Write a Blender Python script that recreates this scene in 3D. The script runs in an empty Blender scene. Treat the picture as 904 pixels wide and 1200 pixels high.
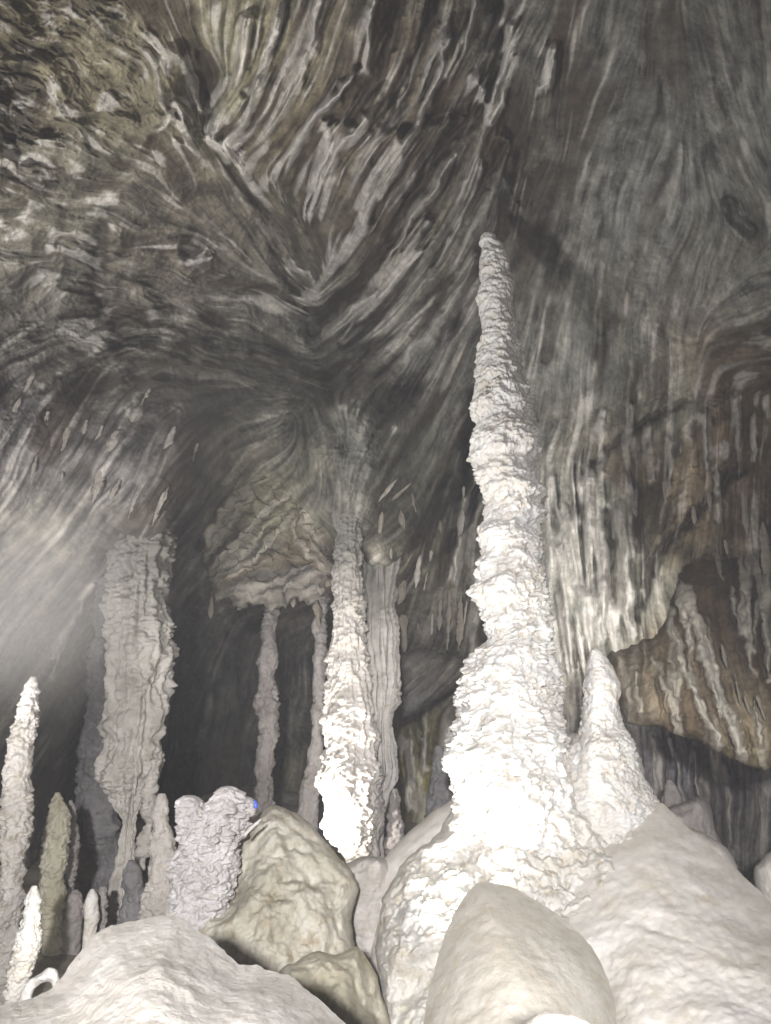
import bpy, math, time
import numpy as np
T0 = time.time()
HAZE = .0026
scene = bpy.context.scene
COL = scene.collection
rng = np.random.default_rng(7)

# ------------------------------------------------------------------ camera
F = 906.0                      # focal length in photo pixels (photo 904 x 1200)
PITCH = math.radians(16)
CP, SP = math.cos(PITCH), math.sin(PITCH)
CAMZ = 1.6

def W(px, py, Y):
    """world point seen at photo position (px, py) standing Y metres in front of the tripod"""
    px = np.asarray(px, float); py = np.asarray(py, float)
    x = (px-452)/F; y = (600-py)/F
    dx = x; dy = CP-y*SP; dz = SP+y*CP
    t = np.asarray(Y, float)/dy
    return np.stack([dx*t, dy*t, CAMZ+dz*t], -1)

def scale_at(py, Y):
    """metres per photo pixel at that spot"""
    y = (600-np.asarray(py, float))/F
    return Y/(CP-y*SP)/F

cam = bpy.data.cameras.new('camera')
cam.sensor_fit = 'VERTICAL'; cam.sensor_height = 36
cam.lens = 36*F/1200
cam.clip_start = 0.05; cam.clip_end = 300
co = bpy.data.objects.new('camera', cam); COL.objects.link(co)
co.location = (0, 0, CAMZ); co.rotation_euler = (math.radians(90)+PITCH, 0, 0)
scene.camera = co

# ------------------------------------------------------------------ noise
def _hash(ix, iy, iz, seed):
    h = (ix.astype(np.int64)*374761393 + iy.astype(np.int64)*668265263 + iz.astype(np.int64)*2147483647*3 + seed*974711) & 0xffffffff
    h = ((h ^ (h >> 13))*1274126177) & 0xffffffff
    h = ((h ^ (h >> 16))*2246822519) & 0xffffffff
    return (h ^ (h >> 15)) & 0xffffffff

def perlin(p, seed=0):
    p = np.asarray(p, float)
    i = np.floor(p); f = p-i; i = i.astype(np.int64)
    u = f*f*f*(f*(f*6-15)+10)
    out = 0
    for cx in (0, 1):
        for cy in (0, 1):
            for cz in (0, 1):
                h = _hash(i[..., 0]+cx, i[..., 1]+cy, i[..., 2]+cz, seed)
                gx = (h & 1023)/511.5-1; gy = ((h >> 10) & 1023)/511.5-1; gz = ((h >> 20) & 1023)/511.5-1
                d = gx*(f[..., 0]-cx)+gy*(f[..., 1]-cy)+gz*(f[..., 2]-cz)
                w = (u[..., 0] if cx else 1-u[..., 0])*(u[..., 1] if cy else 1-u[..., 1])*(u[..., 2] if cz else 1-u[..., 2])
                out = out+w*d
    return out*1.3

def fbm(p, oct=4, seed=0, gain=.5):
    a = 1; s = 0; p = np.asarray(p, float)
    for k in range(oct):
        s = s+a*perlin(p*(2.03**k)+k*17.3, seed+k); a *= gain
    return s

def worley(p, seed=0):
    p = np.asarray(p, float)
    i = np.floor(p).astype(np.int64); f = p-i
    best = np.full(p.shape[:-1], 9.0)
    for cx in (-1, 0, 1):
        for cy in (-1, 0, 1):
            for cz in (-1, 0, 1):
                h = _hash(i[..., 0]+cx, i[..., 1]+cy, i[..., 2]+cz, seed)
                q0 = cx+(h & 1023)/1023.-f[..., 0]; q1 = cy+((h >> 10) & 1023)/1023.-f[..., 1]; q2 = cz+((h >> 20) & 1023)/1023.-f[..., 2]
                np.minimum(best, q0*q0+q1*q1+q2*q2, out=best)
    return np.sqrt(best)

def sstep(a, b, x):
    t = np.clip((x-a)/(b-a), 0, 1)
    return t*t*(3-2*t)

def rbf(pts, gx, gy, lin=True):
    """thin plate through (px, py, value); evaluated coarsely and enlarged"""
    pts = np.array(pts, float); S = 300.
    P = pts[:, :2]/S; n = len(P)
    def phi(r2): return 0.5*r2*np.log(r2+1e-9)
    A = phi(((P[:, None]-P[None])**2).sum(-1))+np.eye(n)*2e-3
    Q = np.c_[np.ones(n), P]
    M = np.block([[A, Q], [Q.T, np.zeros((3, 3))]])
    w = np.linalg.solve(M, np.r_[pts[:, 2], 0, 0, 0])
    out = np.zeros(gx.shape)
    X, Y = gx/S, gy/S
    for k in range(n):
        out += w[k]*phi((X-P[k, 0])**2+(Y-P[k, 1])**2)
    return out+w[n]+w[n+1]*X+w[n+2]*Y

def idw(pts, gx, gy, power=3.0):
    pts = np.array(pts, float); num = 0; den = 0
    for p in pts:
        w = 1/((gx-p[0])**2+(gy-p[1])**2+400)**(power/2)
        num = num+w[..., None]*p[2:]; den = den+w
    return num/den[..., None]

# ------------------------------------------------------------------ meshes and tags
def tag(o, label=None, cat=None, group=None, kind=None):
    if label: o['label'] = label
    if cat: o['category'] = cat
    if group: o['group'] = group
    if kind: o['kind'] = kind
    elif cat: o['kind'] = 'thing'
    return o

def mesh_obj(name, V, Q, mat, origin=None, col=None, parent=None, tris=None):
    V = np.asarray(V, float).reshape(-1, 3)
    if origin is None: origin = np.array([V[:, 0].mean(), V[:, 1].mean(), V[:, 2].min()])
    origin = np.asarray(origin, float)
    me = bpy.data.meshes.new(name)
    Q = np.asarray(Q, np.int32).reshape(-1, 4)
    nt = 0 if tris is None else len(tris)
    loops = Q.ravel() if nt == 0 else np.r_[Q.ravel(), np.asarray(tris, np.int32).ravel()]
    starts = np.r_[np.arange(len(Q))*4, len(Q)*4+np.arange(nt)*3].astype(np.int32)
    me.vertices.add(len(V)); me.loops.add(len(loops)); me.polygons.add(len(starts))
    me.vertices.foreach_set('co', (V-origin).astype(np.float32).ravel())
    me.loops.foreach_set('vertex_index', loops.astype(np.int32))
    me.polygons.foreach_set('loop_start', starts)
    me.polygons.foreach_set('use_smooth', np.ones(len(starts), bool))
    if col is not None:
        a = me.attributes.new('mineral', 'FLOAT_COLOR', 'POINT')
        c = np.ones((len(V), 4), np.float32); c[:, :3] = col.reshape(-1, 3)
        a.data.foreach_set('color', c.ravel())
    me.update(calc_edges=True); me.validate()
    o = bpy.data.objects.new(name, me); COL.objects.link(o)
    me.materials.append(mat)
    o.location = origin
    if parent: o.parent = parent; o.location = origin-np.array(parent.location)
    return o

def grid_quads(nr, nc, wrap=False):
    r = np.arange(nr-1)[:, None]; c = np.arange(nc if wrap else nc-1)[None]
    c2 = (c+1) % nc
    return np.stack([r*nc+c, r*nc+c2, (r+1)*nc+c2, (r+1)*nc+c], -1).reshape(-1, 4)

# ------------------------------------------------------------------ materials
def new_mat(name):
    m = bpy.data.materials.new(name); m.use_nodes = True
    nt = m.node_tree
    return m, nt, nt.nodes['Principled BSDF']

def calcite(name, c1, c2, c3, scale=2.0, rough=.75, bump=.5, bscale=22., spec=.3, streak=1.0, top=None):
    """pale mineral: three colours mixed by two noises, fine grain as bump"""
    m, nt, b = new_mat(name); N = nt.nodes; L = nt.links
    tc = N.new('ShaderNodeTexCoord'); mp = N.new('ShaderNodeMapping')
    mp.inputs['Scale'].default_value = (1, 1, streak); L.new(tc.outputs['Object'], mp.inputs['Vector'])
    n1 = N.new('ShaderNodeTexNoise'); n1.inputs['Scale'].default_value = scale; n1.inputs['Detail'].default_value = 6; n1.inputs['Roughness'].default_value = .62
    n2 = N.new('ShaderNodeTexNoise'); n2.inputs['Scale'].default_value = scale*4.3; n2.inputs['Detail'].default_value = 5; n2.inputs['Roughness'].default_value = .65
    L.new(mp.outputs[0], n1.inputs['Vector']); L.new(mp.outputs[0], n2.inputs['Vector'])
    r1 = N.new('ShaderNodeValToRGB'); r1.color_ramp.elements[0].position = .38; r1.color_ramp.elements[1].position = .66
    r1.color_ramp.elements[0].color = (*c1, 1); r1.color_ramp.elements[1].color = (*c2, 1)
    r2 = N.new('ShaderNodeValToRGB'); r2.color_ramp.elements[0].position = .52; r2.color_ramp.elements[1].position = .74
    r2.color_ramp.elements[0].color = (0, 0, 0, 1); r2.color_ramp.elements[1].color = (1, 1, 1, 1)
    mx = N.new('ShaderNodeMixRGB'); mx.inputs[2].default_value = (*c3, 1)
    L.new(n1.outputs['Fac'], r1.inputs[0]); L.new(n2.outputs['Fac'], r2.inputs[0])
    L.new(r2.outputs[0], mx.inputs[0]); L.new(r1.outputs[0], mx.inputs[1])
    if top:   # colour blends to a darker brown-grey towards the top
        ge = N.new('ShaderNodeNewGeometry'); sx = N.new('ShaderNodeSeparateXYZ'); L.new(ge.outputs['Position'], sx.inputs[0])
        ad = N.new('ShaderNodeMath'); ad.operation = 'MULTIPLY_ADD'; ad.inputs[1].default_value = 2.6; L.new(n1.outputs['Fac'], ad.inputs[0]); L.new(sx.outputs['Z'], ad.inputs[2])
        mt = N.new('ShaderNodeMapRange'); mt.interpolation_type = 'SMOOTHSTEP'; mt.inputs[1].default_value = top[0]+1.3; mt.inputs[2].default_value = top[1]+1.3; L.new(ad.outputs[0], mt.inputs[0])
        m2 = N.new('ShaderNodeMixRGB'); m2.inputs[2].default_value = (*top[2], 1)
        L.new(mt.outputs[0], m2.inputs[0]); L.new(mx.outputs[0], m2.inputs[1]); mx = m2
    L.new(mx.outputs[0], b.inputs['Base Color'])
    b.inputs['Roughness'].default_value = rough
    b.inputs['Specular IOR Level'].default_value = spec
    n3 = N.new('ShaderNodeTexNoise'); n3.inputs['Scale'].default_value = bscale; n3.inputs['Detail'].default_value = 7; n3.inputs['Roughness'].default_value = .7
    L.new(tc.outputs['Object'], n3.inputs['Vector'])
    bp = N.new('ShaderNodeBump'); bp.inputs['Strength'].default_value = bump; bp.inputs['Distance'].default_value = .06
    L.new(n3.outputs['Fac'], bp.inputs['Height']); L.new(bp.outputs[0], b.inputs['Normal'])
    return m

def shell_mat(name, bump=.6, bscale=7.):
    m, nt, b = new_mat(name); N = nt.nodes; L = nt.links
    at = N.new('ShaderNodeAttribute'); at.attribute_name = 'mineral'
    tc = N.new('ShaderNodeTexCoord')
    n1 = N.new('ShaderNodeTexNoise'); n1.inputs['Scale'].default_value = 3.2; n1.inputs['Detail'].default_value = 9; n1.inputs['Roughness'].default_value = .72
    L.new(tc.outputs['Object'], n1.inputs['Vector'])
    r = N.new('ShaderNodeMapRange'); r.inputs[1].default_value = .3; r.inputs[2].default_value = .7; r.inputs[3].default_value = .55; r.inputs[4].default_value = 1.45
    L.new(n1.outputs['Fac'], r.inputs[0])
    mx = N.new('ShaderNodeVectorMath'); mx.operation = 'SCALE'
    L.new(at.outputs['Color'], mx.inputs[0]); L.new(r.outputs[0], mx.inputs['Scale'])
    L.new(mx.outputs[0], b.inputs['Base Color'])
    b.inputs['Roughness'].default_value = .8; b.inputs['Specular IOR Level'].default_value = .25
    n3 = N.new('ShaderNodeTexNoise'); n3.inputs['Scale'].default_value = bscale; n3.inputs['Detail'].default_value = 8; n3.inputs['Roughness'].default_value = .7
    L.new(tc.outputs['Object'], n3.inputs['Vector'])
    bp = N.new('ShaderNodeBump'); bp.inputs['Strength'].default_value = bump; bp.inputs['Distance'].default_value = .12
    L.new(n3.outputs['Fac'], bp.inputs['Height']); L.new(bp.outputs[0], b.inputs['Normal'])
    return m

M_shell = shell_mat('cave_rock')
M_white = calcite('white_calcite', (.60, .57, .53), (.71, .70, .685), (.56, .48, .37), 1.6, .62, .8, 16, .35)
M_crust = calcite('crusty_flowstone', (.60, .56, .50), (.73, .715, .69), (.58, .50, .37), 1.3, .6, .9, 14, .4)
M_col = calcite('grey_calcite', (.40, .37, .34), (.62, .58, .55), (.36, .32, .25), 1.8, .75, .8, 12, .25)
M_lil = calcite('lilac_white_calcite', (.46, .43, .43), (.66, .63, .635), (.42, .38, .33), 2.4, .7, .8, 14, .3)
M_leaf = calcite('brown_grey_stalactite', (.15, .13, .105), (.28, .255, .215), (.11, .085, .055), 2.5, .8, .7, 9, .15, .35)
Z_ = lambda py, Y: float(W(0, py, Y)[2])
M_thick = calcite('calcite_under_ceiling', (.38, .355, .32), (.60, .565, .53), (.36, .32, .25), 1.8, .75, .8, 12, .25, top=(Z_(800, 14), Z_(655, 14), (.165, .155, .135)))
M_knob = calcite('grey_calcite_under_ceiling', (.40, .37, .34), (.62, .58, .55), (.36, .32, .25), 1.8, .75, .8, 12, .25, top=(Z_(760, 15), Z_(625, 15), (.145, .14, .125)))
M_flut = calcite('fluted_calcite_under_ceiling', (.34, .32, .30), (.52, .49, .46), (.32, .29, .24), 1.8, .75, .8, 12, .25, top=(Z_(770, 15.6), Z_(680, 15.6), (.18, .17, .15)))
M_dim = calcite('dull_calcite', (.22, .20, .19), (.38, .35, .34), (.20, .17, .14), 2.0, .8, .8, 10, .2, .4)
M_yel = calcite('yellow_calcite', (.36, .335, .25), (.52, .49, .41), (.30, .26, .17), 2.2, .75, .8, 14, .25, .5)
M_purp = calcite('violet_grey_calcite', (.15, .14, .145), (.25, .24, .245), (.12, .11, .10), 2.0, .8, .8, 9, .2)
M_rockw = calcite('pale_worn_limestone', (.57, .53, .48), (.72, .69, .665), (.52, .47, .40), 1.0, .75, .45, 20, .25)
M_rockr = calcite('cream_flowstone_boulder', (.54, .50, .445), (.72, .69, .665), (.50, .44, .36), 1.0, .55, .25, 18, .4)
M_tan = calcite('tan_boulder', (.50, .46, .40), (.64, .605, .55), (.43, .37, .28), 1.1, .7, .3, 20, .3)
M_mid = calcite('olive_grey_boulder', (.34, .315, .25), (.54, .51, .45), (.31, .25, .17), 1.1, .8, .7, 7, .2)
M_brown = calcite('brown_boulder', (.36, .33, .255), (.50, .47, .395), (.32, .27, .18), 1.2, .8, .6, 8, .2)
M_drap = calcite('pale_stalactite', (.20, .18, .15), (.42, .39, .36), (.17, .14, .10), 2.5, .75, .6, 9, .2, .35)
M_floor = calcite('cave_floor_clay', (.16, .14, .11), (.26, .24, .19), (.12, .10, .07), .8, .85, .8, 5, .2)

# ------------------------------------------------------------------ the cave shell (walls and ceiling)
STEP = 1.3
X0, X1, Y0, Y1 = -90, 996, -90, 1110
dx = np.arange(X0, X1+.1, STEP); dy = np.arange(Y0, Y1+.1, STEP)
GX, GY = np.meshgrid(dx, dy)
NR, NC = GX.shape

FLOW = [  # where, and which way the rock is fluted there (degrees, 0 = level, 90 = upright)
 (100,100,152),(60,220,166),(150,240,155),(200,120,125),(240,70,120),(265,190,125),(30,300,172),(150,310,163),(250,350,158),(330,370,150),(0,30,150),(0,140,160),
 (100,400,18),(40,390,30),(200,440,165),(280,430,168),(350,440,158),(310,250,135),(340,300,125),
 (30,520,66),(100,500,60),(170,520,58),(230,500,42),(300,490,20),(150,450,45),(190,570,65),(120,600,52),(0,460,50),
 (280,620,45),(250,600,62),(365,640,130),(300,690,18),(350,690,22),(392,560,100),(330,570,45),(380,500,110),
 (430,520,60),(480,520,60),(450,565,50),(500,480,62),(530,450,64),
 (280,50,78),(262,120,62),(285,170,30),(300,150,60),(350,100,62),(420,50,74),(400,150,52),(360,220,74),(430,250,60),(480,150,52),(500,250,52),
 (420,350,42),(470,350,50),(520,330,56),(540,250,60),(400,410,38),(440,420,45),(560,100,66),(600,50,62),(570,180,72),(550,0,80),(500,0,76),(400,0,74),
 (650,100,80),(700,250,80),(750,150,72),(850,100,105),(870,200,115),(800,300,72),(880,405,12),(910,370,14),(780,400,84),(700,400,86),(750,470,90),(850,510,92),(680,600,96),
 (720,650,92),(700,720,98),(800,620,82),(870,600,92),(830,730,104),(860,820,108),(790,760,100),(750,800,95),(900,700,92),(600,250,75),(620,400,80),
 (500,650,78),(530,720,86),(470,620,52),(450,660,40),(500,800,34),(560,560,60),(550,640,80),(480,850,90),
 (60,750,50),(100,720,50),(60,850,54),(90,900,60),(20,780,60),(30,650,44),(250,800,78),(340,800,84),(150,900,85),(300,900,85),(100,1000,85),(800,920,88),(880,950,88),(480,950,90)]
fl = np.array(FLOW, float)
a2 = np.radians(fl[:, 2]*2)
vec = idw(np.c_[fl[:, :2], np.cos(a2), np.sin(a2)], GX, GY, 3.2)
ANG = .5*np.arctan2(vec[..., 1], vec[..., 0])
PG = np.stack([GX, GY, np.zeros_like(GX)], -1)
swirl = idw([(100,150,1.0),(200,300,.9),(50,350,.8),(300,450,.5),(300,640,.8),(450,200,.16),(560,120,.4),(420,350,.12),(360,120,.16),(750,200,.35),(750,500,.45),(850,650,.3),(700,700,.2),(100,520,.3),(60,720,.15),(250,800,.4),(280,130,.25)], GX, GY)[..., 0]
ANG = ANG+swirl*(.9*perlin(PG/62., 3)+.7*perlin(PG/24., 4))
UX, UY = np.cos(ANG), -np.sin(ANG)

def bil(A, x, y):
    x = np.clip(x, 0, NC-1.001); y = np.clip(y, 0, NR-1.001)
    ix = x.astype(np.int32); iy = y.astype(np.int32); fx = x-ix; fy = y-iy
    return (A[iy, ix]*(1-fx)*(1-fy)+A[iy, ix+1]*fx*(1-fy)+A[iy+1, ix]*(1-fx)*fy+A[iy+1, ix+1]*fx*fy)

JX, JY = np.meshgrid(np.arange(NC, dtype=float), np.arange(NR, dtype=float))
def lic(noise, length, n):
    """smear a noise along the flutes: long grooves that follow FLOW"""
    if length/n > 1.7: noise = lic(noise, 1.5*length/n, 4)
    acc = noise.copy(); tot = 1.
    for s in (1, -1):
        x, y = JX.copy(), JY.copy(); px_, py_ = UX.copy(), UY.copy()
        h = length/n
        for k in range(n):
            x += s*h*px_; y += s*h*py_
            qx = UX[np.clip(y, 0, NR-1).astype(int), np.clip(x, 0, NC-1).astype(int)]
            qy = UY[np.clip(y, 0, NR-1).astype(int), np.clip(x, 0, NC-1).astype(int)]
            sg = np.sign(qx*px_+qy*py_); sg[sg == 0] = 1
            px_, py_ = qx*sg, qy*sg
            w = math.cos(.5*math.pi*(k+1)/(n+1))**2
            acc += w*bil(noise, x, y); tot += w
    acc /= tot
    return (acc-acc.mean())/acc.std()

PW = PG+np.stack([16*fbm(PG/55., 3, 31), 16*fbm(PG/55.+40, 3, 32), 0*GX], -1)
def nz(a): return (a-a.mean())/a.std()
L_big = lic(fbm(PW/48., 5, 11, .6), 110, 22)
L_mid = lic(fbm(PW/20., 4, 12, .62), 75, 22)
L_fin = lic(fbm(PW/8., 3, 13, .6), 40, 18)
L_hair = lic(rng.standard_normal(GX.shape), 8, 8)
L_line = lic(fbm(PG/3.6, 2, 16), 44, 24)
S_big = lic(fbm(PW/60., 5, 14, .62), 10, 5)
S_mid = lic(fbm(PW/24., 5, 15, .66), 8, 6)
L_col = lic(fbm(PW/30., 5, 21, .65), 95, 22)
S_col = lic(fbm(PW/34., 5, 25, .68), 9, 6)
L_col2 = lic(fbm(PW/12., 3, 22, .6), 45, 18)
L_brn = lic(fbm(PW/50., 5, 23, .65), 70, 14)
MACRO = fbm(PW/170., 3, 51)
aniso = np.clip(idw([(100,100,.1),(60,250,.1),(200,300,.1),(300,420,.2),(150,400,.15),(220,430,.2),(80,350,.1),(200,150,.1),(330,330,.25),(280,110,.9),(400,150,1),(450,300,1),(560,120,.85),(420,420,.9),(650,250,.6),(750,150,.6),(850,250,.6),(890,400,.15),(800,400,.4),(720,480,.5),(820,520,.35),(880,600,.7),(700,680,1),(100,520,.95),(180,540,.95),(40,450,.5),(320,620,.45),(50,700,.8),(90,850,.8),(500,650,.9),(250,780,.6),(800,920,.9)], GX, GY, 3.5)[..., 0], 0, 1)

DEPTH = [(0,0,7.5),(200,0,7.8),(0,200,9.5),(150,200,10.5),(300,210,11.9),(235,100,9.3),(0,400,13),(150,400,15),(300,400,17),(390,440,18.6),(350,335,15.7),
 (300,0,7.7),(450,0,7.3),(600,0,7.2),(350,150,9.9),(450,150,9.3),(450,300,12.6),(550,300,13.4),(550,150,9.8),(480,400,15.2),(560,420,16),
 (750,0,6.8),(904,0,6),(700,200,10.5),(800,200,9.5),(904,200,8),(650,350,14),(750,350,12.5),(904,350,9.6),(650,500,16.5),(750,500,14.3),(850,500,12),(904,500,11.2),
 (680,650,16.3),(750,650,14.6),(850,650,13),(904,650,12.4),(680,780,17),(760,760,16),(904,800,14),
 (0,480,12.6),(100,490,13.2),(190,500,13.6),(300,500,16.3),(0,560,13.2),(90,600,14.2),(175,570,13.3),(175,605,13.9),(205,640,18.5),(140,650,18),(110,660,15.5),(395,490,15.3),(405,520,14.2),(405,560,14.6),(402,595,15.4),(400,650,19.5),(0,650,14),(50,700,15),(0,800,15),(60,850,16.5),(100,850,18.5),
 (320,560,18),(320,600,19.5),(250,620,20),(380,620,20),(250,700,23),(320,700,23),(250,780,25),(320,780,25),(220,850,25),(300,900,26),(370,800,24),(100,950,20),(0,950,16),(60,1000,18),(150,1000,21),(250,950,25),
 (480,560,17.3),(520,620,17.6),(500,700,18.8),(540,740,18.6),(460,660,19),(500,790,20.5),(490,850,21),(500,930,21),(440,900,23),
 (760,900,17.5),(850,930,16.5),(904,950,15.5),(800,980,17),(600,900,19),
 (-90,300,10),(-90,700,12),(996,300,8),(996,700,11),(-90,1000,14),(996,1000,13),
 (-900,100,6),(-900,600,8),(-900,1150,8),(1800,100,5),(1800,600,7),(1800,1150,8),(450,-500,5.2),(-600,-600,4.8),(1500,-600,4.2),(450,1150,20)]

# whole sheet: the dense part plus ever larger steps outside the frame
ext = np.cumsum(3*1.22**np.arange(23))
fx_ = np.r_[X0-ext[::-1], dx, dx[-1]+ext]; fy_ = np.r_[Y0-ext[::-1], dy, dy[-1]+ext[:14]]
FX, FY = np.meshgrid(fx_, fy_)
FY = np.maximum(FY, -560); FX = np.clip(FX, -1100, 2000)
padw = ((len(ext), 14), (len(ext), len(ext)))
def full(a, fade=True):
    return np.pad(a, padw, mode='edge')
D = rbf(DEPTH, FX, FY)
D = np.clip(D, 4.0, 27); Dr = D.copy()
# the ceiling comes down round the heads of the columns: centre, size, distance
PULLS = [(407,520,58,118,14.2),(174,562,75,122,12.95),(462,645,55,55,15.25)]

# ridges and veins followed one by one: polyline, half width, height (m), paleness
VEINS = [
 ([(440,-20),(428,80),(398,106),(352,160),(310,214)],6,.30,.8),([(386,150),(376,190),(360,248)],9,.35,.9),([(430,140),(395,180),(372,235),(364,250)],9,.30,.8),
 ([(470,170),(440,205),(418,270),(392,312),(356,355)],11,.30,.75),([(560,200),(530,265),(470,322),(425,360),(388,386)],7,.32,.7),([(600,30),(588,100),(570,130),(555,90)],7,.22,.9),
 ([(600,70),(590,120),(578,135)],6,.2,.9),([(650,60),(640,95),(632,100)],7,.2,.8),([(528,40),(505,110),(470,180),(452,230)],6,.28,.6),([(560,310),(500,395),(440,450),(400,470)],9,.3,.4),
 ([(575,330),(520,420),(470,500)],8,.3,.35),([(375,-10),(365,60),(330,140),(290,200)],7,.25,.55),([(330,20),(310,80),(275,165),(268,190)],9,.2,.5),([(290,20),(280,80),(255,130),(245,150)],9,.2,.5),
 ([(500,260),(455,330),(400,395)],6,.25,.5),([(536,180),(500,235),(470,280),(440,330)],6,.28,.5),([(560,-20),(545,40),(520,90)],5,.25,.45),
 ([(240,165),(262,178),(280,192)],8,.1,1.),([(172,62),(190,75)],6,.1,.8),([(170,35),(215,70),(240,130),(262,140)],5,.15,.5),([(236,292),(222,312),(250,300)],7,.12,.95),([(70,290),(92,300),(110,308)],7,.1,.6),
 ([(345,310),(362,318),(372,350)],6,.2,.7),([(205,165),(225,180)],6,.1,.8),([(190,150),(205,120),(215,150)],4,.1,.6),
 ([(240,440),(262,436),(300,455)],5,.12,.5),([(150,480),(175,440),(210,425)],6,.2,.35),
 ([(690,560),(700,640),(712,740)],13,.35,.75),([(668,610),(676,690),(690,770)],12,.35,.85),([(725,600),(735,680),(742,740)],8,.3,.65),([(655,640),(660,720),(668,780)],9,.3,.8),
 ([(708,480),(704,530),(698,590)],5,.15,.5),([(760,500),(764,560)],5,.12,.5),([(785,520),(782,570)],4,.12,.5),([(820,490),(824,545)],5,.12,.6),([(838,560),(842,610)],4,.12,.6),([(858,470),(860,520)],4,.12,.5),([(880,490),(884,540)],5,.12,.6),([(740,470),(736,520)],5,.12,.5),([(650,560),(656,620),(664,700)],8,.2,.7),([(705,640),(716,700),(722,750)],6,.2,.7),([(735,560),(742,600)],5,.15,.6),([(545,585),(538,640),(534,675)],5,.3,.6),([(110,690),(85,730),(62,765)],3,.12,.7),([(90,720),(70,762),(58,790)],3,.12,.7),
 ([(770,870),(775,920),(780,960)],6,.3,.45),([(790,870),(797,915),(800,960)],4,.3,.35),([(815,880),(820,930)],4,.3,.35),([(850,900),(855,980)],6,.3,.3),([(480,870),(478,900),(484,945)],6,.3,.6),([(497,865),(496,905)],5,.3,.6)]
def seg_dist(gx, gy, pl):
    best = np.full(gx.shape, 1e9); pl = np.array(pl, float)
    for a, b in zip(pl[:-1], pl[1:]):
        ab = b-a; t = np.clip(((gx-a[0])*ab[0]+(gy-a[1])*ab[1])/(ab@ab), 0, 1)
        np.minimum(best, np.hypot(gx-a[0]-t*ab[0], gy-a[1]-t*ab[1]), out=best)
    return best
wob = 8*fbm(PG/42., 3, 41); wob2 = 8*fbm(PG/42., 3, 42); wobf = 1.15+.6*fbm(PG/26., 2, 43)+.25*L_fin
GROOVES = [([(395,140),(335,235),(348,292)],9,.25,.6),([(562,120),(500,200),(450,290),(400,352),(374,376)],9,.4,.9),([(592,170),(540,250),(500,312),(440,372),(402,400)],9,.4,.9),
 ([(525,330),(455,400),(412,440)],8,.35,.8),([(600,230),(560,330),(520,420),(480,470)],11,.35,.85),([(512,-10),(490,70),(455,150)],8,.4,.9),([(470,-10),(450,80),(412,140)],8,.35,.8),([(345,-10),(322,60),(290,110)],6,.3,.7),
 ([(580,-10),(600,140),(610,230)],13,.4,.85),([(545,130),(470,150)],7,.3,.9),([(236,60),(250,120),(240,150)],9,.35,.8),([(225,90),(240,170),(300,225),(345,330),(385,440)],11,.15,.3),([(868,548),(800,615),(765,655),(738,740)],6,.35,.9),([(800,470),(740,500),(700,540)],6,.25,.7),
 ([(120,270),(110,330),(140,400)],12,.3,.7),([(30,60),(10,120),(20,200)],14,.3,.6),([(715,600),(718,680),(715,740)],6,.25,.8),([(740,560),(752,640),(750,720)],7,.25,.8),([(520,560),(480,640),(430,690)],7,.3,.8),([(560,470),(545,560),(510,610),(480,680)],10,.4,.9),([(640,250),(645,330),(640,420)],10,.15,.5)]
vein_d = np.zeros_like(GX)
vein_h = np.zeros_like(GX); vein_c = np.zeros_like(GX)
for pl, w, h, c in VEINS:
    xs = [p[0] for p in pl]; ys = [p[1] for p in pl]
    c0 = max(int((min(xs)-90-X0)/STEP), 0); c1 = max(int((max(xs)+90-X0)/STEP), 0); r0 = max(int((min(ys)-90-Y0)/STEP), 0); r1 = max(int((max(ys)+90-Y0)/STEP), 0)
    s = np.s_[r0:r1, c0:c1]
    d = seg_dist(GX[s]+wob[s], GY[s]+wob2[s], pl)/(w*np.clip(wobf[s], .35, 2))
    g = np.exp(-d**2*1.2)
    vein_h[s] = np.maximum(vein_h[s], 1.5*h*g**.8*(1+.2*L_mid[s])); vein_c[s] = np.maximum(vein_c[s], c*sstep(.2, .75, g+.22*L_fin[s]+.12*L_mid[s]))

gro_h = np.zeros_like(GX)
for pl, w, h, c in GROOVES:
    d = seg_dist(GX+wob, GY+wob2, pl)/(w*np.clip(wobf, .3, 2.2))
    g = np.exp(-d**2*1.1)
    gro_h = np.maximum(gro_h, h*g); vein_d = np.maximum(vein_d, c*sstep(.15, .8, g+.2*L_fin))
amp = idw([(100,100,1.1),(200,300,1.0),(50,300,.9),(300,450,.7),(450,200,.9),(420,380,.9),(560,120,.9),(750,150,.45),(700,300,.35),(850,250,.4),(760,480,.7),(850,560,1.),(850,650,1.1),(700,700,.5),(670,640,.5),(100,520,1.),(40,700,.35),(80,800,.6),(250,780,1.),(500,700,1.2),(320,640,1.),(800,920,1.),(480,560,.9),(280,130,.7)], GX, GY)[..., 0]
sc = full(scale_at(GY, rbf(DEPTH, GX, GY).clip(4, 27)))
ridge = 1-2*np.abs(np.tanh(L_mid*.8)); sridge = 1-2*np.abs(np.tanh(S_mid*.8))
PIT = nz(fbm(PG/5.5, 3, 61, .7))*np.clip(.6+.8*fbm(PG/80., 2, 62), .1, 1.5)
led = (S_big*1.1-np.floor(S_big*1.1)); led = np.minimum(led, (1-led)*3.5)          # broken ledges: flat faces, abrupt edges
H = amp*(aniso*(9.5*L_big+6*ridge+2.6*L_mid+1.2*L_fin+.55*L_line)+(1-aniso)*(8*S_big+8*led+5*sridge+3.6*S_mid+.9*L_fin)+.5*L_hair+(1.4-.6*aniso)*PIT)
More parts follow.
